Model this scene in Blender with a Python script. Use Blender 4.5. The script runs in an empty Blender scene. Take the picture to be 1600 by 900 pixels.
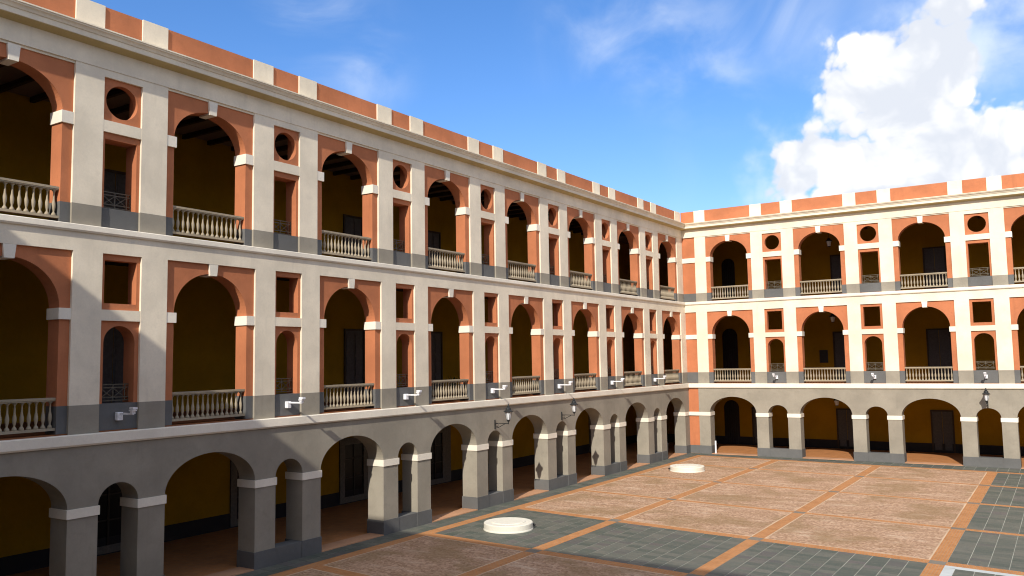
import bpy, bmesh, math, random
from mathutils import Vector, Matrix
random.seed(7)
S = bpy.context.scene
COL = S.collection
R = math.radians

# ------------------------------------------------------------------ camera
cam_data = bpy.data.cameras.new("camera")
cam = bpy.data.objects.new("camera", cam_data)
COL.objects.link(cam)
cam_data.sensor_width = 36.0
cam_data.lens = 1315.69 / 1600 * 36.0
cam_data.clip_start = 0.05
cam_data.clip_end = 6000
fw = Vector((-0.54549667, 0.83365627, 0.08631688))
rt = Vector((0.83587867, 0.54866465, -0.01655167))
up = Vector((0.06115743, -0.06312156, 0.99613023))
mw = Matrix((rt, up, -fw)).transposed().to_4x4()
mw.translation = (22.958, -57.752, 6.710)
cam.matrix_world = mw
S.camera = cam

# ------------------------------------------------------------------ light
SUN_DIR = Vector((0.223, -0.806, 0.548)).normalized()      # towards the sun
SUN_EL = math.asin(SUN_DIR.z)
SUN_AZ = math.atan2(SUN_DIR.x, SUN_DIR.y)
SUN_STRENGTH = 2.05
SKY_STRENGTH = 0.125
EXPOSURE = 1.26
sd = bpy.data.lights.new("sun", 'SUN')
sd.energy = SUN_STRENGTH
sd.angle = R(0.53)
sd.color = (1.0, 0.94, 0.85)
sun = bpy.data.objects.new("sun", sd)
COL.objects.link(sun)
sun.rotation_euler = SUN_DIR.to_track_quat('Z', 'Y').to_euler()
sun.location = SUN_DIR * 80

S.view_settings.view_transform = 'Standard'
S.view_settings.look = 'None'
S.view_settings.exposure = EXPOSURE
S.view_settings.gamma = 1.0
S.view_settings.use_curve_mapping = False
S.render.engine = 'CYCLES'
S.cycles.max_bounces = 8
S.cycles.pixel_filter_type = 'BLACKMAN_HARRIS'
S.cycles.filter_width = 1.1
S.cycles.diffuse_bounces = 3
S.cycles.glossy_bounces = 2

# ------------------------------------------------------------------ node helpers
class NT:
    def __init__(s, tree):
        s.t = tree
    def n(s, typ, **kw):
        nd = s.t.nodes.new(typ)
        for k, v in kw.items():
            setattr(nd, k, v)
        return nd
    def put(s, sock, v):
        if hasattr(v, 'is_linked') or hasattr(v, 'links'):
            s.t.links.new(v, sock)
        else:
            sock.default_value = v
    def math(s, op, a, b=None, c=None, clamp=False):
        nd = s.n('ShaderNodeMath', operation=op, use_clamp=clamp)
        s.put(nd.inputs[0], a)
        if b is not None: s.put(nd.inputs[1], b)
        if c is not None: s.put(nd.inputs[2], c)
        return nd.outputs[0]
    def vec(s, op, a, b=None, scale=None):
        nd = s.n('ShaderNodeVectorMath', operation=op)
        s.put(nd.inputs[0], a)
        if b is not None: s.put(nd.inputs[1], b)
        if scale is not None: s.put(nd.inputs[3], scale)
        return nd.outputs['Value'] if op in ('LENGTH', 'DISTANCE', 'DOT_PRODUCT') else nd.outputs[0]
    def noise(s, vec, scale, detail=4, rough=0.55, dist=0.0):
        nd = s.n('ShaderNodeTexNoise')
        s.put(nd.inputs['Vector'], vec)
        nd.inputs['Scale'].default_value = scale
        nd.inputs['Detail'].default_value = detail
        nd.inputs['Roughness'].default_value = rough
        nd.inputs['Distortion'].default_value = dist
        return nd.outputs['Fac']
    def ramp(s, v, a, b, lo=0.0, hi=1.0, smooth=True):
        nd = s.n('ShaderNodeMapRange', interpolation_type='SMOOTHSTEP' if smooth else 'LINEAR')
        s.put(nd.inputs['Value'], v)
        for i, q in zip(('From Min', 'From Max', 'To Min', 'To Max'), (a, b, lo, hi)):
            nd.inputs[i].default_value = q
        return nd.outputs['Result']
    def mix(s, f, a, b, blend='MIX'):
        nd = s.n('ShaderNodeMix', data_type='RGBA', blend_type=blend)
        s.put(nd.inputs[0], f)
        s.put(nd.inputs[6], a if not isinstance(a, tuple) else (*a[:3], 1))
        s.put(nd.inputs[7], b if not isinstance(b, tuple) else (*b[:3], 1))
        return nd.outputs[2]

# ------------------------------------------------------------------ sky
world = bpy.data.worlds.new("World")
S.world = world
world.cycles.sampling_method = 'MANUAL'
world.cycles.sample_map_resolution = 512
world.use_nodes = True
wt = NT(world.node_tree)
world.node_tree.nodes.clear()
sky = wt.n('ShaderNodeTexSky', sky_type='NISHITA')
sky.sun_disc = False
sky.sun_elevation = SUN_EL
sky.sun_rotation = SUN_AZ
sky.altitude = 0
sky.air_density = 1.0
sky.dust_density = 0.9
sky.ozone_density = 3.0
hs = wt.n('ShaderNodeHueSaturation')
hs.inputs['Saturation'].default_value = 1.25
hs.inputs['Value'].default_value = 0.62
wt.t.links.new(sky.outputs[0], hs.inputs['Color'])
skyc = wt.mix(1.0, hs.outputs[0], (1.0, 0.93, 1.05), 'MULTIPLY')
tc = wt.n('ShaderNodeTexCoord')
dirv = tc.outputs['Generated']
sx = wt.n('ShaderNodeSeparateXYZ'); wt.t.links.new(dirv, sx.inputs[0])
az = wt.math('ARCTAN2', sx.outputs[0], sx.outputs[1])
el = wt.math('ARCSINE', sx.outputs[2])
cb = wt.n('ShaderNodeCombineXYZ')
wt.put(cb.inputs[0], az); wt.put(cb.inputs[1], el)
pae = cb.outputs[0]

def px_dir(x, y):
    v = (fw * 1315.69 + rt * (x - 800) + up * (450 - y)).normalized()
    return math.atan2(v.x, v.y), math.asin(v.z)
# cumulus heads: (direction, angular radius); a few more continue to the right
blobs = []
for x, y, r in [(1262, 262, 60), (1302, 248, 54), (1345, 258, 66), (1343, 138, 58), (1362, 98, 44), (1410, 150, 72), (1470, 92, 68),
                (1440, 200, 98), (1492, 28, 36), (1562, 202, 54), (1604, 212, 60), (1480, 262, 100), (1400, 300, 110), (1560, 300, 90), (1330, 200, 34), (1240, 300, 50), (1275, 306, 44), (1520, 112, 34), (1500, 150, 40)]:
    a, e = px_dir(x, y)
    blobs.append((a, e, (r + 7) / 1380))
for a, e, r in [(0.08, 0.20, .085), (0.17, 0.16, .09), (0.30, 0.17, .08)]:
    blobs.append((a, e, r))
n_big = wt.noise(dirv, 10.0, 6, 0.55)
warp = wt.n('ShaderNodeTexNoise'); wt.t.links.new(dirv, warp.inputs['Vector'])
warp.inputs['Scale'].default_value = 14.0; warp.inputs['Detail'].default_value = 4.0
wdir = wt.vec('ADD', dirv, wt.vec('SCALE', wt.vec('SUBTRACT', warp.outputs['Color'], (0.5, 0.5, 0.5)), scale=0.05))
def billow(scale):
    v = wt.n('ShaderNodeTexVoronoi', feature='F1')
    wt.t.links.new(wdir, v.inputs['Vector'])
    v.inputs['Scale'].default_value = scale
    return v.outputs['Distance']
bl1, bl2, bl3 = billow(18.0), billow(44.0), billow(100.0)
acc = None
for a, e, r in blobs:
    dd = wt.vec('DISTANCE', pae, (a, e, 0.0))
    q = wt.math('SUBTRACT', r, dd)
    if acc is None: acc = q
    else: acc = wt.math('SMOOTH_MAX', acc, q, 0.012)
edge = wt.math('ADD', acc, wt.math('MULTIPLY', wt.math('SUBTRACT', n_big, 0.5), 0.045))
bump_ = wt.math('ADD', wt.math('MULTIPLY', wt.math('SUBTRACT', 0.42, bl1), 0.050), wt.math('MULTIPLY', wt.math('SUBTRACT', 0.42, bl2), 0.030))
bump_ = wt.math('ADD', bump_, wt.math('MULTIPLY', wt.math('SUBTRACT', 0.42, bl3), 0.012))
edge = wt.math('ADD', edge, bump_)
cum = wt.ramp(edge, -0.004, 0.010)
# unseen cloud cover added outside the view to raise and whiten the fill
fc = (fw * 1.0).normalized()
gate = wt.ramp(wt.vec('DOT_PRODUCT', dirv, tuple(fc)), 0.74, 0.66)
field = wt.noise(wt.vec('MULTIPLY', dirv, (1.0, 1.0, 1.5)), 2.6, 6, 0.56)
fill_cum = wt.math('MULTIPLY', wt.ramp(field, 0.455, 0.50), gate)
cum = wt.math('MAXIMUM', cum, fill_cum)
veil = wt.math('MULTIPLY', wt.ramp(edge, -0.05, 0.02, 0.0, 0.5), wt.ramp(n_big, 0.44, 0.62))
va, ve = px_dir(1565, 45)
veil2 = wt.ramp(wt.math('SUBTRACT', 0.075, wt.vec('DISTANCE', pae, (va, ve, 0.0))), -0.03, 0.05, 0.0, 0.6)
veil = wt.math('MAXIMUM', veil, wt.math('MULTIPLY', veil2, wt.ramp(n_big, 0.34, 0.62)))
# thin high wisps
mp = wt.n('ShaderNodeMapping')
wt.t.links.new(dirv, mp.inputs[0])
mp.inputs['Rotation'].default_value = (0.5, 0.1, 0.4)
mp.inputs['Scale'].default_value = (3.2, 2.6, 4.6)
wn = wt.noise(mp.outputs[0], 2.2, 6, 0.52, 0.6)
wl = wt.noise(dirv, 2.3, 2, 0.5)
wsp = wt.ramp(wn, 0.38, 0.78, 0.0, 0.60)
wpatch = None
for x, y, r in [(565, 95, 60), (500, 30, 80), (930, 50, 80), (1010, 55, 90), (1105, 90, 80), (1250, 30, 70), (1420, 10, 90), (1560, 70, 80), (1590, 20, 80)]:
    a, e = px_dir(x, y)
    q = wt.math('SUBTRACT', r / 1380, wt.vec('DISTANCE', pae, (a, e, 0.0)))
    wpatch = q if wpatch is None else wt.math('SMOOTH_MAX', wpatch, q, 0.02)
wp = wt.ramp(wpatch, -0.05, 0.06)
wg = wt.ramp(wl, 0.55, 0.75, 0.0, 0.5)
wsp = wt.math('MULTIPLY', wsp, wt.math('MAXIMUM', wp, wg))
# cloud brightness: sunlit heads, greyer hollows
shade = wt.noise(wdir, 7.0, 5, 0.58, 0.3)
hollow = wt.math('ADD', wt.math('MULTIPLY', bl1, 0.6), wt.math('MULTIPLY', bl2, 0.4))
lum = wt.math('SUBTRACT', shade, wt.math('MULTIPLY', wt.math('SUBTRACT', hollow, 0.4), 0.30))
cl = wt.mix(wt.ramp(lum, 0.40, 0.60), (2.72, 2.87, 3.17), (4.05, 4.03, 3.98))
c1 = wt.mix(wsp, skyc, (3.3, 3.55, 3.9))
c1 = wt.mix(veil, c1, (3.3, 3.6, 3.9))
c2 = wt.mix(cum, c1, cl)
bg = wt.n('ShaderNodeBackground')
wt.t.links.new(c2, bg.inputs[0])
bg.inputs[1].default_value = SKY_STRENGTH
wo = wt.n('ShaderNodeOutputWorld')
wt.t.links.new(bg.outputs[0], wo.inputs[0])

# ------------------------------------------------------------------ materials
MATS = {}
def base_mat(name, rough=0.85, spec=0.3):
    m = bpy.data.materials.new(name)
    m.use_nodes = True
    t = NT(m.node_tree)
    b = m.node_tree.nodes['Principled BSDF']
    b.inputs['Roughness'].default_value = rough
    b.inputs['Specular IOR Level'].default_value = spec
    MATS[name] = m
    return m, t, b

def stucco(name, col, var=0.10, streak=0.10, bump=0.25, rough=0.88):
    m, t, b = base_mat(name, rough, 0.2)
    pos = t.n('ShaderNodeNewGeometry').outputs['Position']
    big = t.noise(pos, 0.55, 5, 0.6)
    mid = t.noise(pos, 3.3, 5, 0.65)
    mp = t.n('ShaderNodeMapping'); t.t.links.new(pos, mp.inputs[0])
    mp.inputs['Scale'].default_value = (2.6, 2.6, 0.28)
    st = t.noise(mp.outputs[0], 1.0, 5, 0.62)
    dark = tuple(c * 0.60 for c in col)
    lite = tuple(min(1, c * 1.12) for c in col)
    c = t.mix(t.ramp(big, 0.3, 0.7, 0.0, 1.0), tuple(x * (1 - var) for x in col), lite)
    c = t.mix(t.ramp(mid, 0.52, 0.75, 0.0, var * 1.6), c, dark)
    c = t.mix(t.ramp(st, 0.56, 0.80, 0.0, streak * 2.0), c, dark)
    gr = t.noise(pos, 16.0, 3, 0.75)
    c = t.mix(t.ramp(gr, 0.35, 0.65, 0.0, 0.16, False), c, tuple(x * 0.72 for x in col))
    t.put(b.inputs['Base Color'], c)
    fine = t.noise(pos, 38.0, 4, 0.6)
    und = t.noise(pos, 5.0, 3, 0.5)
    h = t.math('ADD', t.math('MULTIPLY', fine, 0.35), t.math('MULTIPLY', und, 1.0))
    bp = t.n('ShaderNodeBump')
    bp.inputs['Strength'].default_value = bump
    bp.inputs['Distance'].default_value = 0.02
    t.put(bp.inputs['Height'], h)
    t.put(b.inputs['Normal'], bp.outputs[0])
    return m

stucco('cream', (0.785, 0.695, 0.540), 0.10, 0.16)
stucco('trim', (0.80, 0.735, 0.61), 0.05, 0.05)
stucco('orange', (0.485, 0.176, 0.080), 0.14, 0.20)
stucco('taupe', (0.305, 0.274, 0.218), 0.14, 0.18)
stucco('grey', (0.132, 0.131, 0.126), 0.12, 0.10)
stucco('stone', (0.36, 0.30, 0.21), 0.14, 0.12)
stucco('soffit', (0.52, 0.41, 0.20), 0.08, 0.05)
stucco('ochre', (0.40, 0.220, 0.007), 0.12, 0.10)
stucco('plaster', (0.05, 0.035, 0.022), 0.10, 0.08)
stucco('dark_dado', (0.035, 0.033, 0.035), 0.1, 0.1)
stucco('whitecover', (0.70, 0.67, 0.57), 0.05, 0.04, 0.15, 0.7)
stucco('roofing', (0.30, 0.22, 0.17), 0.1, 0.05)

def plain(name, col, rough=0.5, metal=0.0, spec=0.4, var=0.15):
    m, t, b = base_mat(name, rough, spec)
    pos = t.n('ShaderNodeNewGeometry').outputs['Position']
    nz = t.noise(pos, 9.0, 4, 0.6)
    t.put(b.inputs['Base Color'], t.mix(t.ramp(nz, 0.35, 0.7), tuple(c * (1 - var) for c in col), tuple(c * (1 + var) for c in col)))
    b.inputs['Metallic'].default_value = metal
    return m
plain('wood', (0.045, 0.028, 0.016), 0.6)
plain('door', (0.085, 0.080, 0.078), 0.55)
plain('doordark', (0.018, 0.016, 0.015), 0.5)
plain('surround', (0.17, 0.155, 0.135), 0.8)
plain('iron', (0.020, 0.022, 0.023), 0.45)
plain('railmetal', (0.11, 0.095, 0.065), 0.55)
plain('whitepaint', (0.80, 0.80, 0.82), 0.4)
plain('bingrey', (0.10, 0.10, 0.10), 0.5)
plain('plaque', (0.02, 0.02, 0.022), 0.3)
m, t, b = base_mat('lampglass', 0.25, 0.5)
b.inputs['Base Color'].default_value = (0.82, 0.84, 0.85, 1)
b.inputs['Transmission Weight'].default_value = 0.25
m, t, b = base_mat('windowglass', 0.25, 0.15)
b.inputs['Base Color'].default_value = (0.015, 0.016, 0.018, 1)

def terracotta(name, c1, c2, mortar, bw, bh, rot=0.0):
    m, t, b = base_mat(name, 0.8, 0.25)
    pos = t.n('ShaderNodeNewGeometry').outputs['Position']
    mp = t.n('ShaderNodeMapping'); t.t.links.new(pos, mp.inputs[0])
    mp.inputs['Rotation'].default_value = (0, 0, rot)
    br = t.n('ShaderNodeTexBrick')
    t.t.links.new(mp.outputs[0], br.inputs['Vector'])
    br.inputs['Color1'].default_value = (*c1, 1)
    br.inputs['Color2'].default_value = (*c2, 1)
    br.inputs['Mortar'].default_value = (*mortar, 1)
    br.inputs['Scale'].default_value = 1.0
    br.inputs['Mortar Size'].default_value = 0.008
    br.inputs['Brick Width'].default_value = bw
    br.inputs['Row Height'].default_value = bh
    nz = t.noise(pos, 1.3, 6, 0.65)
    c = t.mix(t.ramp(nz, 0.45, 0.72, 0.0, 0.55), br.outputs['Color'], tuple(x * 0.62 for x in c1))
    nz2 = t.noise(pos, 4.0, 5, 0.7)
    c = t.mix(t.ramp(nz2, 0.58, 0.8, 0.0, 0.4), c, (0.48, 0.36, 0.24))
    t.put(b.inputs['Base Color'], c)
    bp = t.n('ShaderNodeBump'); bp.inputs['Strength'].default_value = 0.4; bp.inputs['Distance'].default_value = 0.01
    t.put(bp.inputs['Height'], t.math('SUBTRACT', 1.0, br.outputs['Fac']))
    t.put(b.inputs['Normal'], bp.outputs[0])
terracotta('band_y', (0.50, 0.220, 0.075), (0.43, 0.18, 0.062), (0.38, 0.25, 0.15), 0.24, 0.09, math.pi / 2)
terracotta('band_x', (0.50, 0.220, 0.075), (0.43, 0.18, 0.062), (0.38, 0.25, 0.15), 0.10, 0.26)
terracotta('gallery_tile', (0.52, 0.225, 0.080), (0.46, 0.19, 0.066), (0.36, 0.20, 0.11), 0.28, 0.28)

terracotta('upper_tile_dim', (0.24, 0.085, 0.030), (0.20, 0.07, 0.026), (0.16, 0.08, 0.04), 0.28, 0.28)  # gallery tile darkened to cut light bouncing inside the upper galleries
# exposed aggregate of the brown fields
m, t, b = base_mat('aggregate', 0.9, 0.2)
pos = t.n('ShaderNodeNewGeometry').outputs['Position']
mp = t.n('ShaderNodeMapping'); t.t.links.new(pos, mp.inputs[0])
mp.inputs['Scale'].default_value = (0.42, 1.5, 1.0)
mp.inputs['Rotation'].default_value = (0, 0, -0.25)
vo = t.n('ShaderNodeTexVoronoi'); t.t.links.new(pos, vo.inputs['Vector']); vo.inputs['Scale'].default_value = 13.0
vcol = t.n('ShaderNodeSeparateColor'); t.t.links.new(vo.outputs['Color'], vcol.inputs[0])
streak = t.noise(mp.outputs[0], 1.1, 8, 0.72)
patch = t.noise(pos, 0.36, 6, 0.62)
sp = t.noise(pos, 14.0, 4, 0.8)
c = t.mix(t.ramp(vcol.outputs[0], 0.0, 1.0, smooth=False), (0.30, 0.175, 0.105), (0.56, 0.37, 0.245))
c = t.mix(t.ramp(streak, 0.50, 0.66, 0.0, 0.60), c, (0.30, 0.185, 0.090))
c = t.mix(t.ramp(streak, 0.48, 0.34, 0.0, 0.60), c, (0.66, 0.50, 0.36))
c = t.mix(t.ramp(patch, 0.48, 0.62, 0.0, 0.62), c, (0.27, 0.175, 0.085))
c = t.mix(t.ramp(sp, 0.60, 0.75, 0.0, 0.55), c, (0.60, 0.50, 0.40))
t.put(b.inputs['Base Color'], c)
bp = t.n('ShaderNodeBump'); bp.inputs['Strength'].default_value = 0.7; bp.inputs['Distance'].default_value = 0.03
t.put(bp.inputs['Height'], t.math('ADD', vo.outputs['Distance'], sp))
t.put(b.inputs['Normal'], bp.outputs[0])

def slate(name, island):
    m, t, b = base_mat(name, 0.62, 0.4)
    pos = t.n('ShaderNodeNewGeometry').outputs['Position']
    if island: rnd = t.n('ShaderNodeNewGeometry').outputs['Random Per Island']
    else: rnd = t.n('ShaderNodeObjectInfo').outputs['Random']
    nz = t.noise(pos, 2.2, 6, 0.7)
    mp = t.n('ShaderNodeMapping'); t.t.links.new(pos, mp.inputs[0])
    mp.inputs['Scale'].default_value = (1.2, 7.0, 1.0)
    st = t.noise(mp.outputs[0], 1.0, 5, 0.65)
    c = t.mix(rnd, (0.076, 0.090, 0.072), (0.140, 0.138, 0.112))
    c = t.mix(t.ramp(t.math('FRACT', t.math('MULTIPLY', rnd, 7.31)), 0.80, 0.95, 0.0, 0.55), c, (0.120, 0.098, 0.098))
    c = t.mix(t.ramp(nz, 0.45, 0.7, 0.0, 0.55), c, (0.070, 0.088, 0.075))
    c = t.mix(t.ramp(st, 0.55, 0.72, 0.0, 0.6), c, (0.19, 0.175, 0.135))
    t.put(b.inputs['Base Color'], c)
    bp = t.n('ShaderNodeBump'); bp.inputs['Strength'].default_value = 0.5; bp.inputs['Distance'].default_value = 0.01
    t.put(bp.inputs['Height'], st); t.put(b.inputs['Normal'], bp.outputs[0])
slate('slate', False)
slate('slate_joined', True)
stucco('setting', (0.58, 0.42, 0.28), 0.15, 0.0)
stucco('grout', (0.37, 0.37, 0.31), 0.2, 0.0)
stucco('pale_stone', (0.50, 0.53, 0.52), 0.12, 0.0)
stucco('insert', (0.20, 0.175, 0.14), 0.15, 0.0)
stucco('threshold', (0.50, 0.27, 0.15), 0.12, 0.0)
plain('leafgreen', (0.045, 0.085, 0.030), 0.5)
plain('pot', (0.25, 0.10, 0.05), 0.7)
stucco('earth', (0.22, 0.17, 0.11), 0.2, 0.0)

# ------------------------------------------------------------------ mesh helpers
def link(o, parent=None):
    COL.objects.link(o)
    if parent is not None: o.parent = parent
    return o

def tag(o, label=None, cat=None, group=None, kind=None):
    if label: o['label'] = label
    if cat: o['category'] = cat
    if group: o['group'] = group
    if kind: o['kind'] = kind
    return o

class MB:
    """collects faces given in wing coordinates (u along the front, w out of it, z up)"""
    def __init__(s, T=None):
        s.v = []; s.f = []; s.T = T or (lambda u, w, z: (u, w, z))
    def add(s, vs, fs):
        o = len(s.v)
        s.v += [s.T(*p) for p in vs]
        s.f += [tuple(i + o for i in q) for q in fs]
        return s
    def box(s, u0, u1, w0, w1, z0, z1):
        return s.add([(u0, w0, z0), (u1, w0, z0), (u1, w1, z0), (u0, w1, z0), (u0, w0, z1), (u1, w0, z1), (u1, w1, z1), (u0, w1, z1)],
                     [(0, 1, 2, 3), (4, 5, 6, 7), (0, 1, 5, 4), (1, 2, 6, 5), (2, 3, 7, 6), (3, 0, 4, 7)])
    def prism(s, poly, w0, w1):              # poly in (u, z)
        n = len(poly)
        return s.add([(u, w0, z) for u, z in poly] + [(u, w1, z) for u, z in poly],
                     [tuple(range(n)), tuple(range(n, 2 * n))] + [(i, (i + 1) % n, n + (i + 1) % n, n + i) for i in range(n)])
    def ring(s, outer, inner, w0, w1):       # plate with a hole, both outlines of equal count
        n = len(outer)
        vs = [(u, w, z) for w in (w0, w1) for pl in (outer, inner) for u, z in pl]
        fs = []
        for i in range(n):
            j = (i + 1) % n
            fs += [(i, j, n + j, n + i), (2 * n + i, 2 * n + j, 3 * n + j, 3 * n + i), (i, j, 2 * n + j, 2 * n + i), (n + i, n + j, 3 * n + j, 3 * n + i)]
        return s.add(vs, fs)
    def run(s, prof, u0, u1, mitre=False):   # profile in (w, z) drawn along u; a mitred start meets the other wing
        n = len(prof)
        return s.add([((w if mitre else u0), w, z) for w, z in prof] + [(u1, w, z) for w, z in prof],
                     [tuple(range(n)), tuple(range(n, 2 * n))] + [(i, (i + 1) % n, n + (i + 1) % n, n + i) for i in range(n)])
    def lathe(s, prof, c=(0, 0), seg=10):
        vs = []; fs = []
        for r, z in prof:
            vs += [(c[0] + r * math.cos(2 * math.pi * k / seg), c[1] + r * math.sin(2 * math.pi * k / seg), z) for k in range(seg)]
        for i in range(len(prof) - 1):
            for k in range(seg):
                k2 = (k + 1) % seg
                fs.append((i * seg + k, i * seg + k2, (i + 1) * seg + k2, (i + 1) * seg + k))
        fs.append(tuple(range(seg))); fs.append(tuple((len(prof) - 1) * seg + k for k in range(seg)))
        return s.add(vs, fs)
    def tube(s, pts, r, seg=6):
        pts = [Vector(p) for p in pts]
        vs = []; fs = []
        for i, p in enumerate(pts):
            d = (pts[min(i + 1, len(pts) - 1)] - pts[max(i - 1, 0)]).normalized()
            a = d.orthogonal().normalized(); b_ = d.cross(a)
            vs += [tuple(p + (a * math.cos(2 * math.pi * k / seg) + b_ * math.sin(2 * math.pi * k / seg)) * r) for k in range(seg)]
        for i in range(len(pts) - 1):
            for k in range(seg):
                k2 = (k + 1) % seg
                fs.append((i * seg + k, i * seg + k2, (i + 1) * seg + k2, (i + 1) * seg + k))
        fs.append(tuple(range(seg))); fs.append(tuple((len(pts) - 1) * seg + k for k in range(seg)))
        return s.add(vs, fs)
    def mesh(s, name, mat, smooth=False, bevel=0.0):
        me = bpy.data.meshes.new(name)
        me.from_pydata(s.v, [], s.f)
        bm = bmesh.new(); bm.from_mesh(me)
        bmesh.ops.recalc_face_normals(bm, faces=bm.faces)
        if bevel > 0:
            bmesh.ops.bevel(bm, geom=list(bm.edges), offset=bevel, segments=1, affect='EDGES', clamp_overlap=True)
        if smooth:
            for f in bm.faces: f.smooth = len(f.verts) <= 4
        bm.to_mesh(me); bm.free()
        me.materials.append(MATS[mat])
        return me
    def obj(s, name, mat, parent=None, smooth=False, bevel=0.0):
        return link(bpy.data.objects.new(name, s.mesh(name, mat, smooth, bevel)), parent)

def arch_pts(uc, hw, zs, rise, n=24, left_to_right=True):
    pts = []
    for i in range(n + 1):
        a = math.pi * (1 - i / n)
        pts.append((uc + hw * math.cos(a), zs + rise * math.sin(a)))
    return pts if left_to_right else pts[::-1]

# ------------------------------------------------------------------ heights shared by both wings
Z_PL, Z_IB, Z_IT, Z_GA = 0.56, 2.65, 2.90, 3.99
Z_C1B, Z_C1T = 4.58, 4.90
Z_F2, Z_G2, Z_2IB, Z_2IT, Z_2A, Z_2P = 4.94, 5.69, 8.05, 8.36, 9.66, 9.97
Z_C2B, Z_C2T = 10.50, 10.71
Z_F3, Z_G3, Z_3IB, Z_3IT, Z_3A, Z_3P = 10.75, 11.33, 13.56, 13.90, 14.97, 15.36
Z_FR, Z_TOP0, Z_TOP = 15.40, 16.44, 17.31
WG, W2, W3, WP = 0.21, 0.135, 0.0, -0.056
DL, DF = 6.4, 6.8          # gallery depths, left and far wing
REC = 0.08

MAIN_CORNICE = [(-.30, 15.985), (.35, 16.04), (.38, 16.04), (.38, 16.19), (.41, 16.20), (.43, 16.24), (.46, 16.28), (.50, 16.30), (.50, 16.345), (.53, 16.345), (.53, 16.385), (.02, 16.45), (-.30, 16.45)]
BAL_PROF = [(.066, 0), (.066, .045), (.045, .085), (.026, .11), (.028, .145), (.046, .21), (.054, .29), (.049, .36), (.036, .41), (.028, .46), (.024, .58), (.022, .655), (.030, .66), (.030, .675), (.022, .68), (.056, .70), (.056, .735)]
bal_mb = MB(); bal_mb.lathe(BAL_PROF, seg=10)
BALUSTER = bal_mb.mesh('baluster', 'stone', smooth=True)

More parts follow.
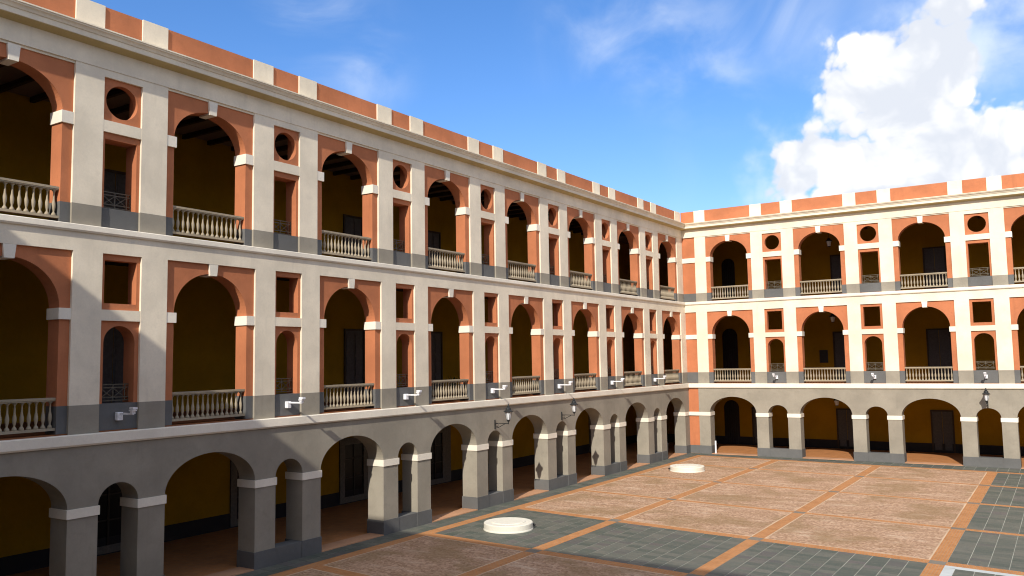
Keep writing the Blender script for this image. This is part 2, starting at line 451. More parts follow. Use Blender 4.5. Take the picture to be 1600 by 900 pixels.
def wing(name, label, T, DU, a, p, n, c0, nb, mirror_corner):
    """DU: world step for one unit of u; nb bays counted from the corner"""
    P = a + 2 * p + n
    root = link(bpy.data.objects.new(name, None))
    tag(root, label, 'building')
    du = Vector(DU)
    first = {}
    def put(key, k, nm, mb_fn, mat, parent=root, smooth=False):
        """build a bay piece once, then copies stand one bay further each time"""
        if key not in first:
            mb = MB(T); mb_fn(mb)
            first[key] = mb.mesh(nm, mat, smooth)
        o = link(bpy.data.objects.new(nm, first[key]), parent)
        o.location = du * (P * k) if parent is root else (0, 0, 0)
        return o
    u_end = c0 + nb * P
    TH = 0.62
    # ---- corner strip
    def pilaster(k, key, u0, u1):
        for fl, (w, z0, zg, z1) in {'2': (W2, Z_F2 - .05, Z_G2, Z_2P), '3': (W3, Z_F3 - .05, Z_G3, Z_FR)}.items():
            s = put(key + fl, k, 'pilaster', lambda m: m.box(u0, u1, w - TH, w, zg, z1), 'cream')
            put(key + fl + 'b', k, 'pilaster_base', lambda m: m.box(u0 - .002, u1 + .002, w - TH - .002, w + .006, z0, zg), 'taupe', s)
        put(key + 'post', k, 'parapet_post', lambda m: m.box(u0, u1, -.50, WP, Z_TOP0 - .1, Z_TOP + .006), 'cream')
    def pier(k, key, u0, u1):
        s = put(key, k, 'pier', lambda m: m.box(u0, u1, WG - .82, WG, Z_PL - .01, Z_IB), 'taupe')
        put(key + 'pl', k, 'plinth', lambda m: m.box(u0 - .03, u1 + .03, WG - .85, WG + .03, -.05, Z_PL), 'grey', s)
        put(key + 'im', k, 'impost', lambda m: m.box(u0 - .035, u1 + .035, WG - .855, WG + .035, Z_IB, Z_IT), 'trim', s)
    # corner strip before bay 0
    if mirror_corner:                      # left wing: one pilaster right in the corner
        pilaster(0, 'cp', -.05, c0)
        pier(0, 'cpier', .10, c0)
        cu = c0
    else:
        cu = c0 - p
        pilaster(0, 'cp', cu, c0)
        pier(0, 'cpier', cu, c0)
        for (w, z0, zg, ib, it, zp) in ((W2, Z_F2 - .05, Z_G2, Z_2IB, Z_2IT, Z_2P), (W3, Z_F3 - .05, Z_G3, Z_3IB, Z_3IT, Z_3P)):
            MB(T).box(-.05, cu, w - TH, w - REC, zg, zp + .04).obj('corner_panel', 'orange', root)
            MB(T).box(-.05, cu, w - TH - .002, w - REC + .006, z0, zg).obj('corner_base', 'grey', root)
            MB(T).box(-.05, cu, w - REC - .01, w - .012, ib, it).obj('corner_band', 'trim', root)
        MB(T).box(-.05, cu, WG - .8, WG - .07, Z_PL, Z_C1B).obj('corner_panel', 'orange', root)
        MB(T).box(-.05, cu - .03, WG - .82, WG - .0, -.05, Z_PL).obj('corner_base', 'grey', root)
        MB(T).box(-.05, cu - .035, WG - .1, WG + .03, Z_IB, Z_IT).obj('corner_band', 'trim', root)
        MB(T).box(-.05, cu, -.45, WP - .05, Z_TOP0 - .1, Z_TOP).obj('parapet_panel', 'orange', root)
    MB(T).box(cu if not mirror_corner else .10, c0, WG - .8, WG, Z_IT, Z_C1B).obj('spandrel_wall', 'taupe', root)
    # ---- bays
    b0, b1 = c0, c0 + a                   # wide bay
    q1, q2 = b1 + p, b1 + p + n           # narrow bay
    uc = (b0 + b1) / 2
    nc = (q1 + q2) / 2
    hw = a / 2 - 0.295
    hn = n / 2 - 0.105
    o0, o1 = uc - hw, uc + hw
    nbal = 15
    for k in range(nb):
        # ground floor
        pier(k, 'pa', b1, q1); pier(k, 'pb', q2, c0 + P)
        put('thr', k, 'threshold', lambda m: m.box(b0 + .03, b1 - .03, WG - .72, WG + .035, -.05, .035), 'threshold')
        put('low', k, 'low_wall', lambda m: m.box(q1 + .03, q2 - .03, WG - .55, WG + .012, -.05, Z_PL - .012), 'grey')
        ap = arch_pts(uc, a / 2, Z_IT, Z_GA - Z_IT, 32)
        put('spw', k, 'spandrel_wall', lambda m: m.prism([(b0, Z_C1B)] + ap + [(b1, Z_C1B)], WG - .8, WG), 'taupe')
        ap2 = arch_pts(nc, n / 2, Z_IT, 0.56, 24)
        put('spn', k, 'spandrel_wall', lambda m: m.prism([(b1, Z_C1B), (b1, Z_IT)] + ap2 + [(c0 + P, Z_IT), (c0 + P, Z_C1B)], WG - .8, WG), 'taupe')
        # upper floors
        pilaster(k, 'pla', b1, q1); pilaster(k, 'plb', q2, c0 + P)
        for fl, (w, z0, zg, ib, it, za, zp) in {'2': (W2, Z_F2, Z_G2, Z_2IB, Z_2IT, Z_2A, Z_2P), '3': (W3, Z_F3, Z_G3, Z_3IB, Z_3IT, Z_3A, Z_3P)}.items():
            ff, bk = w - REC, w - TH
            ar = arch_pts(uc, hw, it, za - it, 36)
            put('ar' + fl, k, 'arch_panel', lambda m: m.prism([(b0, zg), (b0, zp), (b1, zp), (b1, zg), (o1, zg)] + ar[::-1] + [(o0, zg)], bk, ff), 'orange')
            for sgn, e0, e1 in (('l', b0, o0), ('r', o1, b1)):
                put('jb' + fl + sgn, k, 'jamb_base', lambda m: m.box(e0, e1, bk - .002, ff + .006, z0 - .05, zg), 'grey')
                i0, i1 = (e0, e1 + .05) if sgn == 'l' else (e0 - .05, e1)
                put('im' + fl + sgn, k, 'impost', lambda m: m.box(i0, i1, bk - .01, w - .012, ib, it), 'trim')
            put('ke' + fl, k, 'keystone', lambda m: m.prism([(uc - .17, zp - .002), (uc + .17, zp - .002), (uc + .13, za - .06), (uc - .13, za - .06)], bk + .05, w - .004), 'trim')
            # balustrade between the jambs
            wc = w - .22
            bal = put('ba' + fl, k, 'balustrade', lambda m: (m.box(o0 - .03, o1 + .03, wc - .10, wc + .10, z0 + .925, z0 + .985),
                                                          m.box(o0 - .03, o1 + .03, wc - .085, wc + .085, z0 + .89, z0 + .925),
                                                          m.box(o0 - .03, o1 + .03, wc - .10, wc + .10, z0 + .10, z0 + .17)), 'stone')
            for i in range(nbal):
                bb = link(bpy.data.objects.new('baluster', BALUSTER), bal)
                bb.location = T(o0 + (i + .5) * (2 * hw) / nbal, wc, z0 + .16)
            # narrow bay
            put('nb' + fl, k, 'base_wall', lambda m: m.box(q1, q2, bk, ff, z0 - .05, zg), 'grey')
            put('nd' + fl, k, 'band', lambda m: m.box(q1, q2, bk, w - .006, ib, it), 'cream')
            zq = zp if fl == '2' else 15.18
            if fl == '2':
                s0, s1, t0, t1 = nc - .50, nc + .50, it + .19, zq - .17
                put('sq' + fl, k, 'window_panel', lambda m: m.ring([(q1, it), (q2, it), (q2, zq), (q1, zq)], [(s0, t0), (s1, t0), (s1, t1), (s0, t1)], ff - .30, ff) and m.ring([(q1, it), (q2, it), (q2, zq), (q1, zq)], [(q1 + .03, it + .03), (q2 - .03, it + .03), (q2 - .03, zq - .03), (q1 + .03, zq - .03)], bk - .004, ff - .30), 'orange')
                an = arch_pts(nc, hn - .02, 7.43, .48, 20)
                put('lo' + fl, k, 'window_panel', lambda m: m.prism([(q1, zg), (q1, ib), (q2, ib), (q2, zg), (nc + hn - .02, zg)] + an[::-1] + [(nc - hn + .02, zg)], bk, ff), 'orange')
            else:
                N = 48; cz = (it + zq) / 2; h = (zq - it) / 2; hu = n / 2
                inn = [(nc + .50 * math.cos(2 * math.pi * i / N), cz + .50 * math.sin(2 * math.pi * i / N)) for i in range(N)]
                out = []
                for i in range(N):
                    cx, sn = math.cos(2 * math.pi * i / N), math.sin(2 * math.pi * i / N)
                    mm = max(abs(cx), abs(sn)); out.append((nc + hu * cx / mm, cz + h * sn / mm))
                put('sq' + fl, k, 'roundel_panel', lambda m: (m.ring(out, inn, ff - .22, ff), m.ring([(q1, it), (q2, it), (q2, zq), (q1, zq)], [(q1 + .03, it + .03), (q2 - .03, it + .03), (q2 - .03, zq - .03), (q1 + .03, zq - .03)], bk - .004, ff - .22)), 'orange')
                put('nt' + fl, k, 'band', lambda m: m.box(q1, q2, bk, w, zq, Z_FR), 'cream')
                put('lo' + fl, k, 'window_panel', lambda m: m.prism([(q1, zg), (q1, ib), (q2, ib), (q2, zg), (nc + hn, zg), (nc + hn, ib - .19), (nc - hn, ib - .19), (nc - hn, zg)], bk, ff), 'orange')
            # iron guard in the narrow opening
            def guard(m):
                x0, x1, y = nc - hn - .02, nc + hn + .02, w - .35
                za_, zb_ = zg + .06, zg + .52
                for zz in (za_, zb_, za_ + .09, zb_ - .09): m.box(x0, x1, y - .014, y + .014, zz, zz + .028)
                for xx in (x0 + .02, x0 + .14, x1 - .168, x1 - .048, nc - .014): m.box(xx, xx + .028, y - .012, y + .012, za_, zb_)
                for s1_, s2_ in ((za_ + .09, zb_ - .09), (zb_ - .09, za_ + .09)):
                    m.tube([(x0 + .15, y, s1_), (nc, y, s2_)], .012, 4); m.tube([(nc, y, s2_), (x1 - .15, y, s1_)], .012, 4)
            put('gd' + fl, k, 'window_guard', guard, 'railmetal')
        put('fi', k, 'fillet', lambda m: (m.box(b0, b1, W3 - .3, W3 - .035, Z_3P - .03, Z_FR - .001)), 'cream')
        # parapet
        put('pp', k, 'parapet_panel', lambda m: m.box(b0, b1, -.45, WP - .05, Z_TOP0 - .1, Z_TOP), 'orange')
        put('pq', k, 'parapet_panel', lambda m: m.box(q1, q2, -.45, WP - .05, Z_TOP0 - .1, Z_TOP), 'orange')
    # ---- long horizontal pieces
    MB(T).run([(-.3, Z_C1B), (WG + .06, Z_C1B), (WG + .10, Z_C1B + .05), (WG + .10, Z_C1T - .02), (WG + .08, Z_C1T), (-.3, Z_C1T)], 0, u_end, True).obj('string_course', 'trim', root)
    MB(T).run([(-.3, Z_2P), (W2, Z_2P), (W2, Z_C2B), (-.3, Z_C2B)], 0, u_end, True).obj('frieze', 'cream', root)
    MB(T).run([(-.3, Z_C2B), (W2 + .05, Z_C2B), (W2 + .09, Z_C2B + .05), (W2 + .09, Z_C2T - .02), (W2 + .07, Z_C2T), (-.3, Z_C2T)], 0, u_end, True).obj('string_course', 'trim', root)
    MB(T).run([(-.3, Z_FR), (W3 + .022, Z_FR), (W3 + .022, 15.98), (-.3, 15.98)], 0, u_end, True).obj('frieze', 'cream', root)
    MB(T).run(MAIN_CORNICE, 0, u_end, True).obj('cornice', 'cream', root)
    MB(T).run([(.022, 15.965), (.355, 16.02), (.355, 16.039), (.022, 16.008)], 0, u_end, True).obj('soffit', 'soffit', root)
    return root, P, put

# ------------------------------------------------------------------ ground
g = MB(); g.add([(-3000, -3000, -.06), (3000, -3000, -.06), (3000, 3000, -.06), (-3000, 3000, -.06)], [(0, 1, 2, 3)])
tag(g.obj('ground', 'earth'), kind='structure')

# ---- courtyard paving: a grid that runs slightly askew to the far wing
GX = [1.45, 6.75, 12.92, 19.07]
ROWS = [(-49.9, -52.1), (-43.6, -45.6), (-37.35, -39.2), (-31.4, -33.05), (-24.75, -27.0), (-18.85, -20.75), (-12.45, -14.25), (-6.15, -8.15), (-1.62, -2.5)]
def gy(r, x):
    a_, b_ = ROWS[r]
    return a_ + (b_ - a_) * (x - 1.45) / (19.07 - 1.45)
court = MB(); court.add([(.0, -60, -.004), (46.5, -60, -.004), (46.5, 1.0, -.004), (.0, 1.0, -.004)], [(0, 1, 2, 3)])
court = tag(court.obj('courtyard', 'grout'), kind='structure')
HB = 0.25
def quad_strip(m, pts, z0, z1):
    n_ = len(pts)
    m.add([(x, y, z0) for x, y in pts] + [(x, y, z1) for x, y in pts], [tuple(range(n_)), tuple(range(n_, 2 * n_))] + [(i, (i + 1) % n_, n_ + (i + 1) % n_, n_ + i) for i in range(n_)])
hbx = [HB] * 9
for r in (5, 6, 7): hbx[r] = 0.19
nR = len(ROWS)
XS = GX + [25.4, 31.6, 37.8, 44.0]
for ci, x in enumerate(XS):
    for r in range(nR):
        # grey insert at the crossing
        m = MB(); quad_strip(m, [(x - HB, gy(r, x - HB) - hbx[r]), (x + HB, gy(r, x + HB) - hbx[r]), (x + HB, gy(r, x + HB) + hbx[r]), (x - HB, gy(r, x - HB) + hbx[r])], -.03, .003)
        m.obj('crossing_stone', 'insert' if 0 < r < nR - 1 and ci > 0 else 'band_y', court)
        if r < nR - 1:
            m = MB(); quad_strip(m, [(x - HB, gy(r, x - HB) + hbx[r]), (x + HB, gy(r, x + HB) + hbx[r]), (x + HB, gy(r + 1, x + HB) - hbx[r + 1]), (x - HB, gy(r + 1, x - HB) - hbx[r + 1])], -.03, .003)
            m.obj('brick_band', 'band_y', court)
        if ci < len(XS) - 1:
            xa, xb = x + HB, XS[ci + 1] - HB
            m = MB(); quad_strip(m, [(xa, gy(r, xa) - hbx[r]), (xb, gy(r, xb) - hbx[r]), (xb, gy(r, xb) + hbx[r]), (xa, gy(r, xa) + hbx[r])], -.03, .002)
            m.obj('brick_band', 'band_x', court)
# cells
tiles = []      # (size in view, mesh, location)
def cell_kind(r, c):
    if c >= 3 or r == 3: return 'slate'
    return 'brown'
tile_mesh = {}
def tile_cell(key, xa, xb, yfa, yfb, nx, ny):
    """slates laid in a field whose near and far edges run askew"""
    tw = (xb - xa) / nx
    xm = (xa + xb) / 2
    dep = (yfb(xm) - yfa(xm)) / ny
    sl = ((yfa(xb) - yfa(xa)) + (yfb(xb) - yfb(xa))) / 2 / (xb - xa)
    hx, hy = tw / 2 - .011, dep / 2 - .005
    m = MB()
    quad_strip(m, [(-hx, -hy - sl * hx), (hx, -hy + sl * hx), (hx, hy + sl * hx), (-hx, hy - sl * hx)], -.028, 0.0)
    me = m.mesh('slate_tile', 'slate')
    for i in range(nx):
        for j in range(ny):
            x = xa + (i + .5) * tw
            y = yfa(x) + (yfb(x) - yfa(x)) * (j + .5) / ny
            d = (Vector((x, y, 0)) - mw.translation)
            c_ = Vector((d.dot(rt), d.dot(up), d.dot(fw)))
            sx_, sy_ = 800 + 1315.69 * c_.x / c_.z, 450 - 1315.69 * c_.y / c_.z
            inside = c_.z > 1 and -20 < sx_ < 1620 and sy_ < 915
            tiles.append((tw * dep / d.length ** 3 if inside else 0, me, (x, y, random.uniform(-.0005, .002)), (x, y, hx, hy, sl)))
for r in range(nR - 1):
    for c in range(len(XS) - 1):
        xa, xb = XS[c] + HB, XS[c + 1] - HB
        fa = lambda x, r=r: gy(r, x) + hbx[r]
        fb = lambda x, r=r: gy(r + 1, x) - hbx[r + 1]
        if cell_kind(r, c) == 'brown':
            e = .055
            m = MB(); quad_strip(m, [(xa + e, fa(xa) + e), (xb - e, fa(xb) + e), (xb - e, fb(xb) - e), (xa + e, fb(xa) - e)], -.03, .0005)
            m.obj('aggregate_panel', 'aggregate', court)
            # pale setting strip round the field
            m = MB()
            for q in ([(xa, fa(xa)), (xb, fa(xb)), (xb, fa(xb) + e), (xa, fa(xa) + e)], [(xa, fb(xa) - e), (xb, fb(xb) - e), (xb, fb(xb)), (xa, fb(xa))],
                      [(xa, fa(xa) + e), (xa + e, fa(xa) + e), (xa + e, fb(xa) - e), (xa, fb(xa) - e)], [(xb - e, fa(xb) + e), (xb, fa(xb) + e), (xb, fb(xb) - e), (xb - e, fb(xb) - e)]):
                quad_strip(m, q, -.03, .0015)
            m.obj('setting_strip', 'setting', court)
        else:
            if r == 3 and c == 3:           # field framed by a pale stone border
                e = .32
                m = MB()
                for q in ([(xa, fb(xa) - e), (xb, fb(xb) - e), (xb, fb(xb)), (xa, fb(xa))], [(xa, fa(xa)), (xa + e, fa(xa)), (xa + e, fb(xa) - e), (xa, fb(xa) - e)]):
                    quad_strip(m, q, -.03, .002)
                m.obj('stone_border', 'pale_stone', court)
                tile_cell((r, c), xa + e, xb, fa, lambda x, fb=fb: fb(x) - e, 10, 16)
            else:
                tile_cell((r, c), xa, xb, fa, fb, 10, 16)
# slate margins along the left and far wings
tile_cell('left', .22, GX[0] - HB, lambda x: -54.0, lambda x: -1.2, 2, 140)
tile_cell('far', GX[0] - HB, 44.0, lambda x: gy(8, x) + HB, lambda x: -.22, 76, 4)
tile_cell('farleft', .22, GX[0] - HB, lambda x: -1.18, lambda x: -.22, 2, 2)
tiles.sort(key=lambda q: -q[0])
for s_, me, loc, _ in tiles[:300]:
    o = link(bpy.data.objects.new('slate_tile', me), court)
    o.location = loc
m = MB()
for s_, me, loc, (x, y, hx, hy, sl) in tiles[300:]:
    z = loc[2]
    quad_strip(m, [(x - hx, y - hy - sl * hx), (x + hx, y - hy + sl * hx), (x + hx, y + hy + sl * hx), (x - hx, y + hy - sl * hx)], -.03, z)
tag(m.obj('slate_tiles', 'slate_joined', court), kind='stuff')

# ------------------------------------------------------------------ the two wings in view
TL = lambda u, w, z: (w, -u, z)
TF = lambda u, w, z: (u, -w, z)
left, PL, putL = wing('barracks_wing', 'long three storey arcaded wing running down the left side of the courtyard', TL, (0, -1, 0), 3.354, 0.8655, 1.215, 0.94, 9, True)
far, PF, putF = wing('barracks_wing', 'three storey arcaded wing closing the far end, brightly sunlit', TF, (1, 0, 0), 3.275, 0.8055, 1.304, 1.772, 7, False)

END_L, END_F = 57.6, 1.772 + 7 * PF
def box_part(nm, mat, parent, x0, x1, y0, y1, z0, z1, bevel=0):
    return MB().box(x0, x1, y0, y1, z0, z1).obj(nm, mat, parent, bevel=bevel)

# galleries: floors, ceilings, back walls
for z0, z1 in ((4.62, Z_F2), (10.52, Z_F3)):
    wf = .13 if z0 < 6 else 0.0
    box_part('gallery_floor', 'upper_tile_dim', left, -DL - .3, wf - .04, -END_L, DF + .3, z0, z1 - .002)
    box_part('gallery_floor', 'upper_tile_dim', far, wf - .035, END_F, -wf + .04, DF + .3, z0, z1 - .003)
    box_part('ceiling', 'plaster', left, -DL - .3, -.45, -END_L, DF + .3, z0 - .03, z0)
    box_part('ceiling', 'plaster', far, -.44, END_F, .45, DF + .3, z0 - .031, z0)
box_part('gallery_floor', 'gallery_tile', left, -DL - .3, WG + .01, -END_L, DF + .3, -.05, .010)
box_part('gallery_floor', 'gallery_tile', far, WG + .011, END_F, -WG - .01, DF + .3, -.05, .009)
box_part('roof', 'roofing', left, -12.5, -.12, -END_L, 12.5, 16.05, 16.40)
box_part('roof', 'roofing', far, -.119, END_F, .12, 12.5, 16.05, 16.40)
box_part('back_wall', 'ochre', left, -DL - .4, -DL, -END_L, DF + .4, -.05, 16.05)
box_part('back_wall', 'ochre', far, -DL + .001, END_F, DF, DF + .4, -.05, 16.05)
box_part('dado', 'dark_dado', left, -DL - .1, -DL + .02, -END_L, DF, 0.0, .62)
box_part('dado', 'dark_dado', far, -DL + .02, END_F, DF - .02, DF + .1, 0.0, .62)
box_part('end_wall', 'cream', far, END_F, END_F + .4, -.1, 12.5, -.05, 16.9)
# ceiling beams of the top gallery and the lower ones
for z in (16.05, 10.49, 4.59):
    for i in range(46):
        y = -1.0 - i * 1.2
        box_part('beam', 'wood', left, -DL, -.5, y - .07, y + .07, z - .18, z) if z > 16 else None
    for i in range(37):
        x = 0.6 + i * 1.2
        box_part('beam', 'wood', far, x - .09, x + .09, .5, DF, z - .26, z) if z > 16 else None

# doors and windows on the back walls (u along the wing)
def opening(parent, T, u0, u1, z0, z1, style):
    D = -DL if parent is left else -DF
    if style == 'window':
        s = MB(T).ring([(u0 - .75, z0 - .27), (u1 + .32, z0 - .27), (u1 + .32, z1 + .32), (u0 - .75, z1 + .32)], [(u0, z0), (u1, z0), (u1, z1), (u0, z1)], D - .05, D + .07).obj('window', 'surround', parent)
        MB(T).box(u0, u1, D - .04, D + .012, z0, z1).obj('pane', 'windowglass', s)
        m = MB(T); um = (u0 + u1) / 2
        m.box(um - .04, um + .04, D + .012, D + .05, z0, z1)
        for f in (.35, .72): m.box(u0, u1, D + .013, D + .045, z0 + (z1 - z0) * f, z0 + (z1 - z0) * f + .05)
        m.obj('mullion', 'doordark', s)
    elif style == 'door':
        s = MB(T).ring([(u0 - .10, z0), (u1 + .10, z0), (u1 + .10, z1 + .10), (u0 - .10, z1 + .10)], [(u0, z0 + .02), (u1, z0 + .02), (u1, z1), (u0, z1)], D - .05, D + .06).obj('door', 'wood', parent)
        um = (u0 + u1) / 2
        for e0, e1 in ((u0, um - .01), (um + .01, u1)):
            m = MB(T); m.box(e0, e1, D - .05, D + .015, z0 + .02, z1)
            hh = (z1 - z0)
            for f0, f1 in ((.06, .30), (.35, .62), (.67, .95)):
                m.box(e0 + .08, e1 - .08, D + .015, D + .035, z0 + hh * f0, z0 + hh * f1)
            m.obj('door_leaf', 'door', s)
    else:                                    # dark arched doorway with an iron grille
        r_ = (u1 - u0) / 2; uc = (u0 + u1) / 2
        ar = arch_pts(uc, r_, z1 - r_, r_, 20)
        s = MB(T).prism([(u0, z0)] + ar + [(u1, z0)], D - .1, D + .012).obj('doorway', 'doordark', parent)
        m = MB(T)
        for i in range(1, 7):
            x = u0 + (u1 - u0) * i / 7
            hgt = z1 - r_ + math.sqrt(max(0, r_ * r_ - (x - uc) ** 2))
            m.box(x - .015, x + .015, D + .02, D + .05, z0, hgt)
        m.box(u0, u1, D + .022, D + .048, z1 - r_ - .05, z1 - r_)
        m.obj('grille', 'iron', s)
for k in range(0, 8):
    s0 = 26.6 - 4 * PL + k * PL
    opening(left, TL, s0, s0 + 1.30, .33, 2.80, 'window')
    opening(left, TL, s0, s0 + 1.22, Z_F2, 8.31, 'door')
    opening(left, TL, s0 + .08, s0 + 1.28, Z_F3, 13.95, 'door')
for k in range(7):
    x0 = 15.0 + (k - 2) * PF
    opening(far, TF, x0, x0 + 1.22, .01, 2.78, 'door')
    opening(far, TF, x0 + .03, x0 + 1.38, Z_F2, 8.35, 'door')
    opening(far, TF, x0 + .1, x0 + 1.34, Z_F3, 14.0, 'door')
opening(far, TF, .34, 1.54, .01, 3.39, 'arch')
opening(far, TF, .41, 1.62, Z_F2, 8.95, 'arch')
opening(far, TF, .57, 1.62, Z_F3, 14.46, 'arch')

# ------------------------------------------------------------------ the wing the viewer leans out of: its roofline shades the left corner
near = link(bpy.data.objects.new('barracks_wing', None))
tag(near, 'near wing behind the viewpoint whose roofline throws the shadow at lower left', 'building')
NY = -58.25
box_part('wall', 'taupe', near, -12.5, 56, NY - 9, NY, -.05, 4.6)
box_part('wall', 'cream', near, -12.5, 56, NY - 9, NY - .05, 4.6, 16.3)
MB(lambda u, w, z: (u, NY + w, z)).run(MAIN_CORNICE, -12.5, 56).obj('cornice', 'cream', near)
box_part('parapet', 'orange', near, -12.5, 56, NY - .5, NY - .06, 16.4, 18.2)

right = link(bpy.data.objects.new('barracks_wing', None))
tag(right, 'right hand wing just outside the picture, closing the courtyard', 'building')
RX = END_F + .3
TR = lambda u, w, z: (RX - w, -u, z)
MB(TR).box(-12, 67, -9, WG, -.05, 4.6).obj('wall', 'taupe', right)
MB(TR).box(-12, 67, -9, 0, 4.6, 16.3).obj('wall', 'cream', right)
MB(TR).run(MAIN_CORNICE, -12, 67).obj('cornice', 'cream', right)
MB(TR).box(-12, 67, -.5, -.06, 16.4, 17.31).obj('parapet', 'orange', right)

# ------------------------------------------------------------------ lanterns, floodlights
def lantern(P0, out, label, group):
    """P0 on the wall, out: unit vector out of the wall"""
    o3 = Vector(out)
    side = Vector((-o3.y, o3.x, 0))
    T = lambda u, w, z: tuple(Vector(P0) + side * u + o3 * w + Vector((0, 0, z)))
    root = link(bpy.data.objects.new('wall_lantern', None))
    tag(root, label, 'lantern', group)
    m = MB(T)
    m.box(-.03, .03, 0, .03, -.22, .22)
    m.tube([(0, .02, .06), (0, .78, .06)], .018, 6)
    m.tube([(0, .02, -.17), (0, .20, -.14), (0, .45, -.02), (0, .60, .05)], .015, 6)
    pts = [(0, .12 + .09 * math.cos(t_ * .5), -.03 + .07 * math.sin(t_ * .5)) for t_ in range(0, 13)]
    m.tube(pts, .01, 5)
    m.tube([(0, .78, .03), (0, .78, .16)], .02, 6)
    m.obj('bracket', 'iron', root)
    m = MB(T); m.lathe([(.03, .14), (.06, .17), (.085, .22), (.085, .245)], (0, .78), 6).obj('lamp_base', 'iron', root)
    m = MB(T); m.lathe([(.085, .245), (.155, .60)], (0, .78), 6); gl = m.obj('lamp_glass', 'lampglass', root)
    m = MB(T)
    for i in range(6):
        a_ = 2 * math.pi * i / 6
        m.tube([(.088 * math.cos(a_), .78 + .088 * math.sin(a_), .245), (.16 * math.cos(a_), .78 + .16 * math.sin(a_), .60)], .010, 4)
    m.obj('glazing_bar', 'iron', gl)
    m = MB(T)
    m.lathe([(.22, .60), (.225, .63), (.15, .69), (.13, .70), (.125, .76), (.10, .80), (.07, .82), (.075, .86), (.05, .89), (.03, .92), (.035, .94), (.012, .98)], (0, .78), 12)
    m.obj('lamp_cap', 'iron', root, smooth=False)
    return root
nL = lambda k: 0.94 + k * PL + 3.354 + 0.8655 + 0.6075
nF = lambda k: 1.772 + k * PF + 3.275 + 0.8055 + 0.652
GRP = 'black wall lanterns on the ground storey'
lantern((WG, -nL(3), 3.74), (1, 0, 0), 'black wall lantern on left wing, the nearer one, left of the other', GRP)
lantern((WG, -nL(2), 3.74), (1, 0, 0), 'black wall lantern on left wing, the farther one, nearer the corner', GRP)
lantern((nF(2), -WG, 3.70), (0, -1, 0), 'black wall lantern over a narrow arch of the sunlit far wing', GRP)

def floodlight(P0, out, label):
    o3 = Vector(out); side = Vector((-o3.y, o3.x, 0))
    T = lambda u, w, z: tuple(Vector(P0) + side * u + o3 * w + Vector((0, 0, z)))
    T0 = T; T = lambda u, w, z: T0(u * .85, w * .92, z * .85)
    root = link(bpy.data.objects.new('floodlight', None))
    tag(root, label, 'floodlight', 'white floodlights on arms along the first floor')
    MB(T).box(-.10, .10, 0, .16, -.15, .12).obj('wall_box', 'whitepaint', root, bevel=.012)
    m = MB(T); m.box(-.03, .03, .10, .84, .045, .105); m.obj('arm', 'whitepaint', root)
    m = MB(T)
    m.prism([(-.06, .08), (.06, .08), (.06, .17), (-.06, .17)], .75, .86)
    m.prism([(-.085, .17), (.085, .17), (.085, .215), (-.085, .215)], .72, .90)
    m.prism([(-.08, .228), (.08, .228), (.08, .30), (-.08, .30)], .74, .94)
    m.prism([(-.06, .21), (.06, .21), (.06, .23), (-.06, .23)], .76, .88)
    m.obj('lamp_head', 'whitepaint', root)
    return root
ordL = ['seventh', 'sixth', 'fifth', 'fourth', 'third', 'second']
for k in range(7):
    lab = ('white floodlight on left wing nearest the corner' if k == 0 else
           'white floodlight on left wing nearest the viewer, in the shade' if k == 6 else
           'white floodlight on left wing, %s counted from the corner' % ['', 'second', 'third', 'fourth', 'fifth', 'sixth'][k])
    floodlight((W2 - REC, -nL(k), 5.33), (1, 0, 0), lab)
for k, w_ in zip(range(3), ('leftmost', 'middle', 'rightmost')):
    floodlight((nF(k), -(W2 - REC), 5.33), (0, -1, 0), 'white floodlight on the sunlit far wing, %s of its three' % w_)

# hanging lanterns in the far galleries
for z, zc, lab in ((14.25, 15.8, 'dark lantern hanging in the top gallery of far wing'), (9.0, 10.48, 'lantern hanging in the middle gallery of far wing'), (3.3, 4.58, 'lantern hanging in the ground gallery of far wing')):
    r_ = link(bpy.data.objects.new('hanging_lantern', None)); r_.location = (9.66, 2.8, z)
    tag(r_, lab, 'lantern', 'lanterns hanging in the far galleries')
    MB().lathe([(.05, -.03), (.10, .0), (.10, .03)], seg=6).obj('lamp_base', 'iron', r_)
    MB().lathe([(.10, .03), (.17, .36)], seg=6).obj('lamp_glass', 'lampglass', r_)
    MB().lathe([(.23, .36), (.235, .39), (.13, .48), (.11, .55), (.04, .60)], seg=8).obj('lamp_cap', 'iron', r_)
    MB().tube([(0, 0, .58), (0, 0, zc - z)], .012, 5).obj('chain', 'iron', r_)
o = MB().box(7.74, 8.33, DF - .06, DF, 6.2, 7.13); o = o.obj('wall_plaque', 'plaque', bevel=.01)
tag(o, 'dark framed plaque on ochre wall of middle far gallery', 'plaque')
MB().box(7.80, 8.27, DF - .066, DF - .0605, 6.27, 7.06).obj('plaque_face', 'doordark', o)

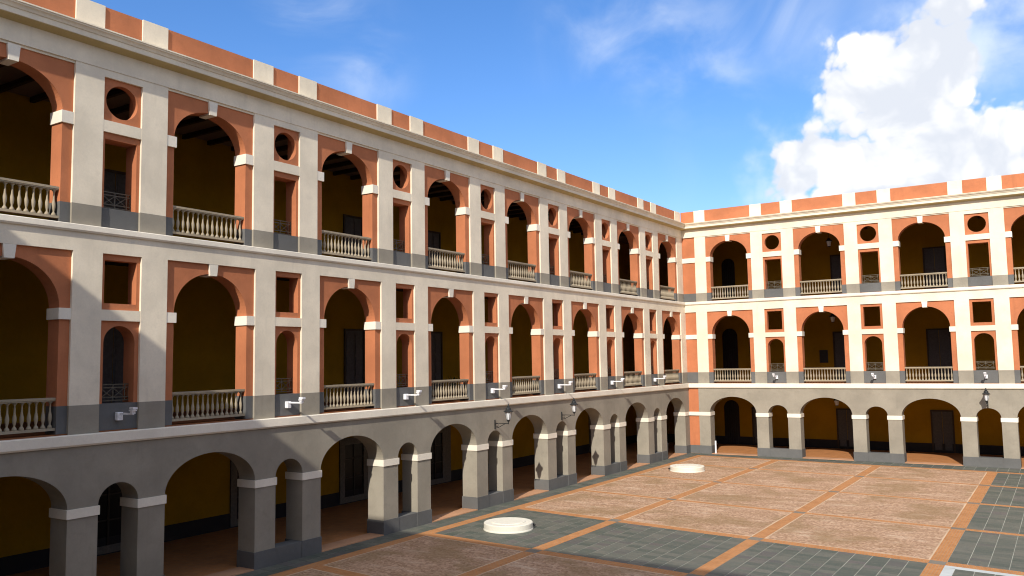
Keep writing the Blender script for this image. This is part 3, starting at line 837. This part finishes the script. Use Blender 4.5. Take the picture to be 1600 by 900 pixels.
# ------------------------------------------------------------------ courtyard things
def cover(x, y, r, h, ang, lab):
    root = link(bpy.data.objects.new('round_cover', None)); root.location = (x, y, 0)
    tag(root, lab, 'cover', 'white round covers in the courtyard')
    MB().lathe([(r + .02, -.01), (r + .015, .04), (r, .06), (r, h - .03), (r - .02, h - .005), (r - .05, h)], seg=64).obj('drum', 'whitecover', root)
    MB().lathe([(r * .70, h - .01), (r * .70, h + .022), (r * .68, h + .032)], seg=64).obj('lid', 'whitecover', root)
    m = MB(); ca, sa = math.cos(ang), math.sin(ang)
    m.tube([(ca * (r - .02), sa * (r - .02), .14), (ca * (r + .06), sa * (r + .06), .14), (ca * (r + .10), sa * (r + .10), .10)], .05, 8)
    m.obj('spout', 'iron', root)
cover(3.80, -29.03, .985, .285, math.atan2(.63, .78) , 'white round concrete cover on the dark slate field, nearer one')
cover(3.56, -9.28, 1.02, .29, math.atan2(-.55, -.83), 'white round concrete cover near the far corner, farther one')

# litter bin under the left arcade, white post at the far arcade
root = link(bpy.data.objects.new('litter_bin', None)); root.location = (-.95, -2.1, .01)
tag(root, 'grey litter bin under the arch nearest the corner', 'bin')
MB().lathe([(.24, 0), (.25, .02), (.27, .70), (.25, .72)], seg=16).obj('bin_body', 'bingrey', root)
MB().lathe([(.29, .72), (.29, .78), (.20, .86), (.10, .87)], seg=16).obj('bin_lid', 'bingrey', root)
o = MB().lathe([(.07, 0), (.07, .02), (.06, .03), (.06, .86), (.04, .89), (.01, .90)], (0, 0), 12).obj('white_post', 'whitepaint')
o.location = (2.02, -.02, .008)
tag(o, 'short white post beside the corner pier of far wing', 'post')

# potted plant behind the balustrade of the left wing's middle gallery
root = link(bpy.data.objects.new('potted_plant', None)); root.location = (-1.9, -25.1, Z_F2)
tag(root, 'dim green potted plant behind a first floor balustrade of left wing', 'plant')
MB().lathe([(.16, 0), (.17, .02), (.24, .36), (.26, .37), (.26, .42), (.22, .42), (.21, .38)], seg=16).obj('pot', 'pot', root)
m = MB(); rr = random.Random(3)
for i in range(34):
    a_ = rr.uniform(0, 6.283); ln = rr.uniform(.45, .95); lean = rr.uniform(.25, 1.0); wd = rr.uniform(.03, .055)
    ca, sa = math.cos(a_), math.sin(a_)
    pts = []
    for j in range(6):
        f = j / 5
        rad = ln * lean * f ** 1.3 * .75; z = .40 + ln * (f - .45 * lean * f * f)
        ww = wd * math.sin(math.pi * (.12 + .86 * f))
        pts.append(((ca * rad - sa * ww, sa * rad + ca * ww, z), (ca * rad + sa * ww, sa * rad - ca * ww, z)))
    vs = [p for pr in pts for p in pr]
    m.add(vs, [(2 * j, 2 * j + 1, 2 * j + 3, 2 * j + 2) for j in range(5)])
m.obj('foliage', 'leafgreen', root)
